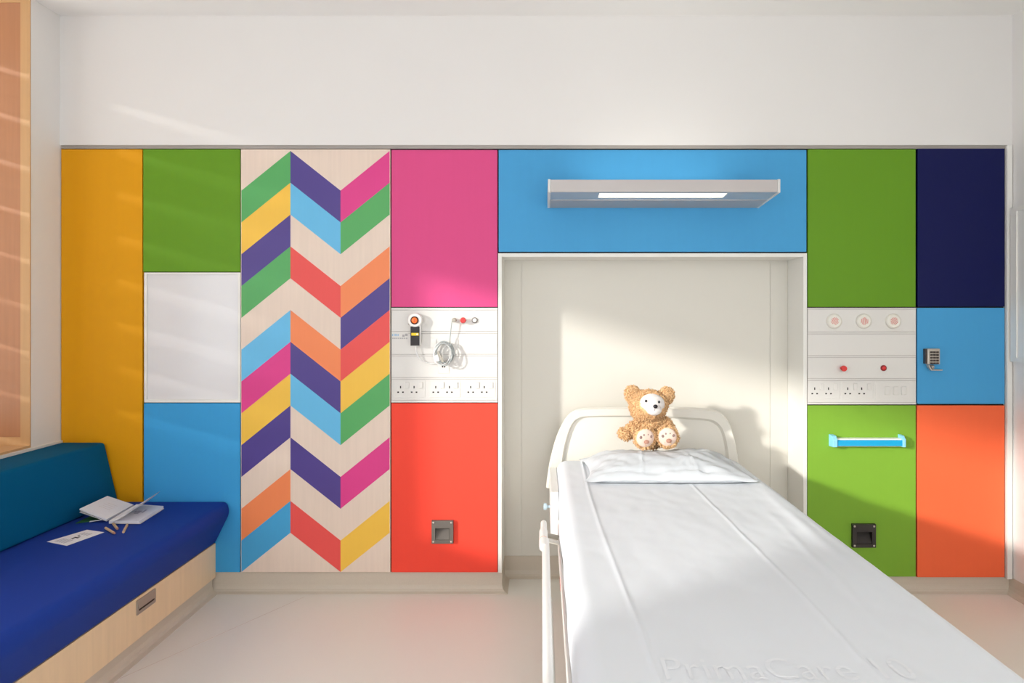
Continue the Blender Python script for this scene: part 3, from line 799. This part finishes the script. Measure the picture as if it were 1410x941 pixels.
# headboard
HB0, HB1 = 0.085, 0.112
outer = [(752, 672), (754, 655), (758, 632), (765, 606), (773, 587), (783, 572), (796, 564.5), (815, 562.3), (860, 561.5), (920, 561.5), (960, 562.5), (980, 564.5), (993, 569), (1003, 580), (1010, 598), (1015, 620), (1019, 648), (1021, 672)]
inner = [(774, 672), (775.5, 655), (777.5, 634), (780.5, 614), (785, 596), (791, 583), (800, 577), (818, 575.3), (860, 575), (918, 576.3), (952, 578.5), (972, 580), (982, 583), (991, 591), (996, 604), (999, 622), (1001.5, 648), (1003, 672)]
outer = [at_depth(x, y, HB0) for x, y in outer]; inner = [at_depth(x, y, HB0) for x, y in inner]
outer_s = smooth_path(outer, 4); inner_s = smooth_path(inner, 4)
hbp = obj('headboard', bevel_all(prism([Vector((p.x, HB0 + 0.008, p.z)) for p in outer_s], (0, HB1 - HB0 - 0.008, 0)), 0.004, 2, angle=50), M['cream_plastic'], bed)
bm = bmesh.new()
fo = [bm.verts.new((p.x, HB0 + 0.008, p.z)) for p in outer_s]
mids = [p.lerp(q, 0.12) for p, q in zip(outer_s, inner_s)]
mids2 = [p.lerp(q, 0.80) for p, q in zip(outer_s, inner_s)]
m1 = [bm.verts.new((p.x, HB0 - 0.010, p.z)) for p in mids]
m2 = [bm.verts.new((p.x, HB0 - 0.008, p.z)) for p in mids2]
fi = [bm.verts.new((p.x, HB0 + 0.008, p.z)) for p in inner_s]
for A, Bq in ((fo, m1), (m1, m2), (m2, fi)):
    for i in range(len(A) - 1):
        bm.faces.new((A[i], A[i + 1], Bq[i + 1], Bq[i]))
obj('headboard_rim', bm, M['cream_plastic'], hbp, smooth=True)
# frame, deck, legs
FRX0, FRX1 = 0.062, 0.978
obj('side_beam', B((FRX0, FRX0 + 0.03, YF, 0.07, 0.40, 0.481), bevel=0.006), M['bedmetal'], bed)
obj('side_beam', B((FRX1 - 0.03, FRX1, YF, 0.07, 0.40, 0.481), bevel=0.006), M['bedmetal'], bed)
obj('deck', B((FRX0 + 0.03, FRX1 - 0.03, YF + 0.02, 0.06, 0.45, 0.480)), M['bedmetal'], bed)
obj('head_bracket', B((0.2, 0.24, 0.06, 0.10, 0.42, 0.6), (0.80, 0.84, 0.06, 0.10, 0.42, 0.6)), M['bedmetal'], bed)
obj('base_frame', B((0.2, 0.25, YF + 0.3, -0.25, 0.17, 0.22), (0.79, 0.84, YF + 0.3, -0.25, 0.17, 0.22), (0.25, 0.79, -0.35, -0.29, 0.17, 0.22), (0.25, 0.79, YF + 0.34, YF + 0.40, 0.17, 0.22)), M['bedmetal'], bed)
for y in (-0.6, YF + 0.6):
    obj('lift_column', B((0.40, 0.64, y - 0.07, y + 0.07, 0.19, 0.45), (0.25, 0.79, y - 0.02, y + 0.02, 0.18, 0.21), bevel=0.004), M['bedmetal'], bed)
for x in (0.225, 0.815):
    for y in (-0.32, YF + 0.37):
        cst = obj('castor', lathe((x - 0.018, y, 0.06), [(0.03, 0), (0.058, 0.002), (0.06, 0.008), (0.06, 0.028), (0.058, 0.034), (0.03, 0.036)], axis='x', n=24), M['rubber'], bed, smooth=True)
        obj('castor_fork', B((x - 0.026, x - 0.02, y - 0.02, y + 0.02, 0.05, 0.15), (x + 0.02, x + 0.026, y - 0.02, y + 0.02, 0.05, 0.15), (x - 0.026, x + 0.026, y - 0.02, y + 0.02, 0.15, 0.172)), M['bedmetal'], cst)
obj('footboard', B((FRX0, FRX1, YF - 0.03, YF - 0.002, 0.30, 0.60), bevel=0.01), M['cream_plastic'], bed)
# lowered side rail on the left
RXc = 0.006
rz = 0.50
r1 = -0.52
sr_ = obj('side_rail', tube([(RXc + 0.006, r1 - 0.22, rz), (RXc + 0.006, -0.95, rz), (RXc + 0.008, -2.2, rz)], 0.0135, 14), M['bedmetal'], bed, smooth=True, label='lowered white tubular side rail')
obj('rail_sleeve', tube([(RXc - 0.002, r1 - 0.30, rz), (RXc - 0.002, r1 - 0.29, rz), (RXc - 0.002, r1 - 0.12, rz), (RXc - 0.002, r1 - 0.10, rz)], [0.015, 0.0165, 0.0165, 0.014], 14), M['bedmetal'], sr_, smooth=True)
obj('rail_end', tube([(RXc - 0.001, r1 - 0.13, rz), (RXc - 0.001, r1 - 0.004, rz), (RXc - 0.001, r1, rz)], [0.0125, 0.0125, 0.009], 14), M['bedmetal'], sr_, smooth=True)
obj('sleeve_band', tube([(RXc - 0.002, r1 - 0.222, rz), (RXc - 0.002, r1 - 0.214, rz)], 0.0171, 14), M['sole'], sr_, smooth=True)
obj('hinge_plate', B((RXc - 0.018, RXc - 0.012, r1 - 0.16, r1 - 0.09, rz - 0.05, rz - 0.0)), M['cream_plastic'], sr_)
obj('pivot', tube([(RXc, r1 - 0.11, rz - 0.012), (FRX0 + 0.002, r1 - 0.11, rz - 0.025)], 0.009, 12), M['grey_plastic'], sr_, smooth=True)
obj('pivot', tube([(RXc, r1 - 0.16, rz - 0.015), (FRX0 + 0.002, r1 - 0.16, rz - 0.03)], 0.008, 12), M['cream_plastic'], sr_, smooth=True)
obj('lower_bar', tube([(RXc + 0.02, r1 - 0.2, 0.27), (RXc + 0.02, -2.2, 0.27)], 0.0125, 12), M['bedmetal'], sr_, smooth=True)
for y in (-0.9, -1.5, -2.1):
    obj('rail_post', tube([(RXc + 0.008, y, rz), (RXc + 0.02, y, 0.27)], 0.009, 10), M['bedmetal'], sr_, smooth=True)
# head-end knob on the left side and a red sticker
kn = at_depth(752.5, 698, -0.22)
obj('release_knob', lathe((kn.x - 0.014, -0.22, kn.z), [(0.006, 0.0), (0.015, 0.002), (0.016, 0.010), (0.013, 0.016), (0.006, 0.018), (0.006, 0.05)], axis='x', n=16), M['pale_blue'], bed, smooth=True)
obj('head_post', B((at_depth(757.5, 0, -0.2).x, MX0 - 0.001, -0.42, 0.06, 0.40, 0.60), bevel=0.004), M['bedmetal'], bed)
st = obj('red_sticker', B((FRX0 - 0.0006, FRX0 + 0.001, -0.93, -0.895, 0.405, 0.425), (FRX0 - 0.0006, FRX0 + 0.001, -0.97, -0.94, 0.402, 0.418)), M['red_plastic'], bed)

# mattress and the fitted sheet over it
W = MX1 - MX0
RAD = 0.05
def sheet_profile():
    """cross-section from lower left, over the top, to lower right: (x, z, top weight)"""
    pts = []
    zb = 0.488
    for k in range(9):
        t = k / 8; pts.append((MX0 - 0.004 * math.sin(t * math.pi), zb + (ZM - RAD - zb) * t, 0.0))
    for k in range(1, 9):
        a = math.pi - math.pi / 2 * k / 8
        pts.append((MX0 + RAD + RAD * math.cos(a), ZM - RAD + RAD * math.sin(a), k / 8))
    n = 170
    for k in range(1, n):
        pts.append((MX0 + RAD + (W - 2 * RAD) * k / n, ZM, 1.0))
    for k in range(0, 9):
        a = math.pi / 2 - math.pi / 2 * k / 8
        pts.append((MX1 - RAD + RAD * math.cos(a), ZM - RAD + RAD * math.sin(a), 1 - k / 8))
    for k in range(1, 9):
        t = 1 - k / 8; pts.append((MX1 + 0.004 * math.sin(t * math.pi), zb + (ZM - RAD - zb) * t, 0.0))
    return pts
prof = sheet_profile()
ny = 150
bm = bmesh.new()
rows = []
def ridge(x, c, w): return math.exp(-((x - c) / w) ** 2)
for j in range(ny + 1):
    t = j / ny
    y = YH + (YF - 0.0 - YH) * t
    endf = 1.0
    inset = 0.0
    dy = min(YH - y, y - YF)
    if dy < RAD:
        a = max(0.0, 1 - dy / RAD)
        inset = RAD * (1 - math.sqrt(max(0.0, 1 - a * a)))
    row = []
    for (x, z, w) in prof:
        dz = 0.0
        if w > 0:
            p = Vector((x * 2.3, y * 1.6, 0.3))
            dz += 0.0045 * noise.noise(p) + 0.0022 * noise.noise(Vector((x * 7, y * 4.5, 2.0))) + 0.0014 * noise.noise(Vector((x * 20, y * 11, 5.0))) + 0.0016 * abs(noise.noise(Vector((x * 9 + y * 5, y * 7 - x * 4, 8.0))))
            fade = 1.0 if y < -0.3 else max(0.3, 1 + (y + 0.3) * 2)
            dz += 0.0026 * ridge(x, 0.192 + 0.012 * math.sin(y * 2.1) - 0.02 * y * 0.6, 0.0055) * fade
            dz += 0.0026 * ridge(x, 0.632 - 0.018 * (y + 0.5) + 0.004 * math.sin(y * 3.3), 0.0055) * max(0.0, min(1.0, (y + 2.05) / 0.35))
            dz += 0.0050 * ridge(x, 0.875 + 0.03 * (y + 1.2), 0.022) * max(0.0, min(1.0, (y + 2.0) / 0.5)) * (0.6 + 0.4 * math.sin(y * 5))
            dz += 0.0030 * ridge(x, 0.80 + 0.05 * (y + 1.2), 0.014) * max(0.0, min(1.0, (y + 1.9) / 0.5)) * (0.5 + 0.5 * math.sin(y * 4 + 1))
            dz *= w
        sx = 0.0
        if w == 0:
            sx = 0.006 * noise.noise(Vector((y * 3.5, z * 6, 9.0)))
            if z < 0.50: z = z + 0.004 * noise.noise(Vector((y * 2.2, x, 4.0)))
        zz = z + dz - inset * w
        row.append(bm.verts.new((x + sx, y, zz)))
    rows.append(row)
for r0, r1_ in zip(rows, rows[1:]):
    for i in range(len(prof) - 1):
        bm.faces.new((r0[i], r0[i + 1], r1_[i + 1], r1_[i]))
bm.faces.new(rows[0]); bm.faces.new(rows[-1][::-1])
sheet = obj('bed_sheet', bm, M['sheet'], smooth=True, label='white fitted sheet with long fold creases covering the bed mattress', cat='sheet')
# faint print showing on the sheet near the foot of the bed
cu = bpy.data.curves.new('print', 'FONT'); cu.body = 'PrimaCare 10'; cu.size = 0.088; cu.space_character = 1.04; cu.extrude = 0.0
to = bpy.data.objects.new('print_tmp', cu); COL.objects.link(to)
dg = bpy.context.evaluated_depsgraph_get()
tm = bpy.data.meshes.new_from_object(to.evaluated_get(dg))
bpy.data.objects.remove(to)
bm = bmesh.new(); bm.from_mesh(tm); bpy.data.meshes.remove(tm)
bmesh.ops.triangulate(bm, faces=bm.faces)
def sheet_z(x, y):
    best = None
    j = (YH - y) / (YH - YF) * ny
    j0 = max(0, min(ny - 1, int(j)))
    i0 = min(range(len(prof)), key=lambda i: abs(prof[i][0] - x) + (0 if prof[i][2] >= 1 else 1))
    return i0, j0
sv = sheet.data.vertices; npf = len(prof)
for v in bm.verts:
    x, y = v.co.x * 0.98 + 0.235, v.co.y * 1.35 - 1.985
    i0, j0 = sheet_z(x, y)
    z = sv[j0 * npf + i0].co.z + WLOC[sheet].z
    v.co = Vector((x, y, z + 0.0009))
obj('faint_lettering', bm, M['sheet_print'], sheet, kind='stuff')

# pillow
def pillow_mesh():
    cx, cy = 0.540, -0.245
    hw, hd, th = 0.350, 0.212, 0.102
    nu, nv = 90, 56
    bm = bmesh.new()
    top, bot = [], []
    for i in range(nu + 1):
        rt, rb_ = [], []
        for j in range(nv + 1):
            u, v = -1 + 2 * i / nu, -1 + 2 * j / nv
            corner = (abs(u) ** 4) * (abs(v) ** 4)
            x = cx + hw * u * (1 - 0.055 * (1 - abs(v) ** 2) * abs(u) ** 3 + 0.05 * corner)
            y = cy + hd * v * (1 - 0.07 * (1 - abs(u) ** 2) * abs(v) ** 3 * (0.4 if v < 0 else 1) + 0.03 * corner)
            prof_ = (max(0, 1 - abs(u) ** 2.6) ** 0.62) * (max(0, 1 - abs(v) ** 2.4) ** 0.62)
            wr_ = 0.014 * noise.noise(Vector((u * 2.2, v * 1.6, 1.0))) + 0.009 * noise.noise(Vector((u * 6 + v * 2, v * 3, 3.0))) + 0.0045 * abs(noise.noise(Vector((u * 11 - v * 4, v * 6, 7.0))))
            fold = 0.004 * ridge(u, -0.28 + 0.06 * v, 0.015) + 0.004 * ridge(u, 0.27 - 0.08 * v, 0.016)
            edge = min(1.0, prof_ * 2.5)
            fold -= 0.006 * ridge(v, -0.86 + 0.03 * math.sin(u * 7), 0.035) * (1 if abs(u) < 0.93 else 0)
            z_t = ZM + 0.016 + th * prof_ * (0.88 + 0.12 * v) + (wr_ + fold) * edge
            z_t -= 0.024 * edge * math.exp(-((x - 0.51) / 0.13) ** 2 - ((y + 0.15) / 0.13) ** 2)      # pressed in by the bear
            seam = 0.006 * noise.noise(Vector((u * 5, v * 5, 11.0))) * (1 - edge)
            z_b = ZM + 0.014 - 0.010 * min(1, prof_ * 4)
            rt.append(bm.verts.new((x, y, z_t + seam)))
            if 0 < i < nu and 0 < j < nv: rb_.append(bm.verts.new((x, y, z_b)))
            else: rb_.append(rt[-1])
        top.append(rt); bot.append(rb_)
    for i in range(nu):
        for j in range(nv):
            bm.faces.new((top[i][j], top[i + 1][j], top[i + 1][j + 1], top[i][j + 1]))
            q = (bot[i][j], bot[i][j + 1], bot[i + 1][j + 1], bot[i + 1][j])
            if len(set(q)) == 4:
                try: bm.faces.new(q)
                except ValueError: pass
    return bm
M['pillowcase'] = material('pillowcase_cotton', (208, 212, 216), 0.85, 0.15, bump=0.05, bump_scale=1200)
obj('pillow', pillow_mesh(), M['pillowcase'], smooth=True, label='plump white pillow at the head of the bed', cat='pillow')

# ------------------------------------------------------------------ teddy bear
def blob(center, radii, rot=(0, 0, 0), sub=3, bm=None):
    bm = bm or bmesh.new()
    r = bmesh.ops.create_icosphere(bm, subdivisions=sub, radius=1.0)
    mat_ = Matrix.Translation(center) @ (Matrix.Rotation(rot[2], 4, 'Z') @ Matrix.Rotation(rot[1], 4, 'Y') @ Matrix.Rotation(rot[0], 4, 'X')) @ Matrix.Diagonal((*radii, 1))
    bmesh.ops.transform(bm, matrix=mat_, verts=r['verts'])
    return bm
def plush(bm, voxel, amp, freq):
    me = bpy.data.meshes.new('tmp'); bm.to_mesh(me); bm.free()
    o = bpy.data.objects.new('tmp', me); COL.objects.link(o)
    md = o.modifiers.new('r', 'REMESH'); md.mode = 'VOXEL'; md.voxel_size = voxel
    sm = o.modifiers.new('s', 'SMOOTH'); sm.iterations = 6; sm.factor = 0.5
    dg = bpy.context.evaluated_depsgraph_get()
    m2 = bpy.data.meshes.new_from_object(o.evaluated_get(dg))
    bpy.data.objects.remove(o)
    out = bmesh.new(); out.from_mesh(m2); bpy.data.meshes.remove(m2)
    out.normal_update()
    for v in out.verts:
        n = noise.noise(v.co * freq) + 0.6 * noise.noise(v.co * freq * 2.1)
        v.co += v.normal * (amp * n)
    return out
def fur_coat(src, count, length, skip, parent):
    """short curly tufts standing on a plush surface"""
    src.faces.ensure_lookup_table()
    out = bmesh.new()
    faces = list(src.faces)
    n = 0
    while n < count:
        f = random.choice(faces)
        vs = f.verts
        w = [random.random() for _ in vs]; t = sum(w)
        p = Vector((0, 0, 0))
        for v, k in zip(vs, w): p += v.co * (k / t)
        n += 1
        if any(((p.x - c.x) / r[0]) ** 2 + ((p.y - c.y) / r[1]) ** 2 + ((p.z - c.z) / r[2]) ** 2 < 1 for c, r in skip): continue
        nr = f.normal
        a = nr.orthogonal().normalized(); b_ = nr.cross(a)
        th = random.uniform(0, 6.28)
        q = a * math.cos(th) + b_ * math.sin(th); q2 = nr.cross(q)
        L = length * random.uniform(0.6, 1.2)
        m_ = p + nr * L * 0.65 + q * L * 0.15
        tip = m_ + nr * L * 0.15 + q * L * 0.55
        rb = 0.0028
        base = [out.verts.new(p + q * rb - nr * 0.001), out.verts.new(p - q * rb * 0.6 + q2 * rb - nr * 0.001), out.verts.new(p - q * rb * 0.6 - q2 * rb - nr * 0.001)]
        mid = [out.verts.new(m_ + q * rb * 0.8), out.verts.new(m_ - q * rb * 0.4 + q2 * rb * 0.8), out.verts.new(m_ - q * rb * 0.4 - q2 * rb * 0.8)]
        tv = out.verts.new(tip)
        for i in range(3):
            j = (i + 1) % 3
            out.faces.new((base[i], base[j], mid[j], mid[i])); out.faces.new((mid[i], mid[j], tv))
    return obj('fur', out, M['fur'], parent, kind='stuff')
YT = -0.13                                   # depth of the bear's middle
ST = FPX / (DIST + YT)
def T(x, y, dy=0.0):
    return at_depth(x, y, YT + dy)
ped = T(893, 616)
bear = thing('teddy_bear', (ped.x, YT, ped.z), 'golden brown plush teddy bear with a white face sitting on the pillow', 'teddy bear')
bm = bmesh.new()
blob(T(899, 596), (0.066, 0.058, 0.072), sub=4, bm=bm)                               # trunk
blob(T(897, 583), (0.052, 0.048, 0.042), sub=3, bm=bm)                               # shoulders
blob(T(880, 587), (0.034, 0.032, 0.034), sub=3, bm=bm)                               # left arm of the picture
blob(T(872, 592, -0.008), (0.034, 0.030, 0.032), sub=3, bm=bm)
blob(T(860.5, 598.5, -0.014), (0.032, 0.027, 0.023), (0, 0.5, 0), sub=3, bm=bm)
blob(T(913, 584), (0.030, 0.032, 0.034), (0, 0.6, 0), sub=3, bm=bm)                  # right arm of the picture
blob(T(919, 591, -0.012), (0.030, 0.032, 0.034), sub=3, bm=bm)
blob(T(922, 598, -0.02), (0.028, 0.03, 0.028), sub=3, bm=bm)
blob(T(890, 605, -0.05), (0.036, 0.075, 0.036), sub=3, bm=bm)                        # legs towards the viewer
blob(T(917, 605, -0.05), (0.036, 0.075, 0.036), sub=3, bm=bm)
blob(T(888, 603.5, -0.102), (0.049, 0.034, 0.048), (0.15, 0, 0.1), sub=3, bm=bm)           # feet
blob(T(918.5, 602, -0.102), (0.049, 0.034, 0.049), (0.15, 0, -0.2), sub=3, bm=bm)
body_bm = plush(bm, 0.0042, 0.0062, 105)
body_copy = body_bm.copy()
body = obj('body', body_bm, M['fur'], bear, smooth=True)
feet = [(T(888.5, 603.6, -0.128), (0.043, 0.03, 0.045)), (T(919, 602, -0.128), (0.043, 0.03, 0.045))]
fur_coat(body_copy, 4200, 0.012, feet, body)
bm = bmesh.new()
blob(T(892.5, 558.5, -0.008), (0.087, 0.074, 0.070), sub=4, bm=bm)
blob(T(890, 567, -0.012), (0.070, 0.064, 0.044), sub=4, bm=bm)
head_bm = plush(bm, 0.0042, 0.0050, 105)
head_copy = head_bm.copy()
head = obj('head', head_bm, M['fur'], bear, smooth=True)
fur_coat(head_copy, 2600, 0.0095, [(T(898, 556.5, -0.066), (0.062, 0.05, 0.049)), (T(900.5, 564.5, -0.082), (0.037, 0.036, 0.028))], head)
for (x, y, rot) in ((872, 544.5, -0.5), (916.5, 546, 0.5)):
    bm = bmesh.new()
    blob(T(x, y, 0.0), (0.036, 0.021, 0.044), (0, rot, 0.0), sub=3, bm=bm)
    ear_bm = plush(bm, 0.0042, 0.0036, 140)
    ear_copy = ear_bm.copy()
    ear = obj('ear', ear_bm, M['fur'], bear, smooth=True)
    fur_coat(ear_copy, 700, 0.0105, [], ear)
# plain oval face with a rounded muzzle
fc = obj('face_patch', blob(T(898, 556.5, -0.052), (0.060, 0.036, 0.047), (0.0, 0.1, 0.2), sub=4), M['face'], head, smooth=True)
mz = obj('muzzle', blob(T(900.5, 564.5, -0.082), (0.035, 0.030, 0.026), sub=4), M['face'], head, smooth=True)
obj('nose', blob(T(902.5, 560, -0.112), (0.0108, 0.008, 0.0088), sub=3), M['black'], mz, smooth=True)
obj('mouth', tube(smooth_path([T(901.8, 562.5, -0.114), T(901.4, 565.5, -0.112), T(901, 568, -0.106)]), 0.0011, 6), M['pad_dark'], mz)
for (x, y) in ((889.5, 552.5), (907.5, 553.8)):
    obj('eye', blob(T(x, y, -0.0865), (0.0052, 0.0045, 0.0066), sub=3), M['black'], head, smooth=True)
def sole(cx, cy, tilt, rz_):
    c = T(cx, cy, -0.124)
    sp = obj('foot_sole', blob(c, (0.040, 0.0165, 0.042), (0.15, tilt, rz_), sub=4), M['sole'], bear, smooth=True)
    def pad(u, w, ru, rw, m):
        f = math.sqrt(max(0.0, 1 - (u / 0.040) ** 2 - (w / 0.042) ** 2))
        obj('paw_pad', blob(c + Vector((u, -0.0165 * f - 0.0014 + u * math.sin(rz_) + w * 0.15, w)), (ru, 0.0042, rw), sub=2), M[m], sp, smooth=True)
    pad(0.003, -0.014, 0.0125, 0.0095, 'pad')
    for u, w in ((-0.022, 0.006), (-0.008, 0.0165), (0.009, 0.0175), (0.0235, 0.009)):
        pad(u, w, 0.0066, 0.0072, 'pad_dark')
sole(888.5, 603.6, 0.0, 0.1)
sole(919, 602, 0.15, -0.12)
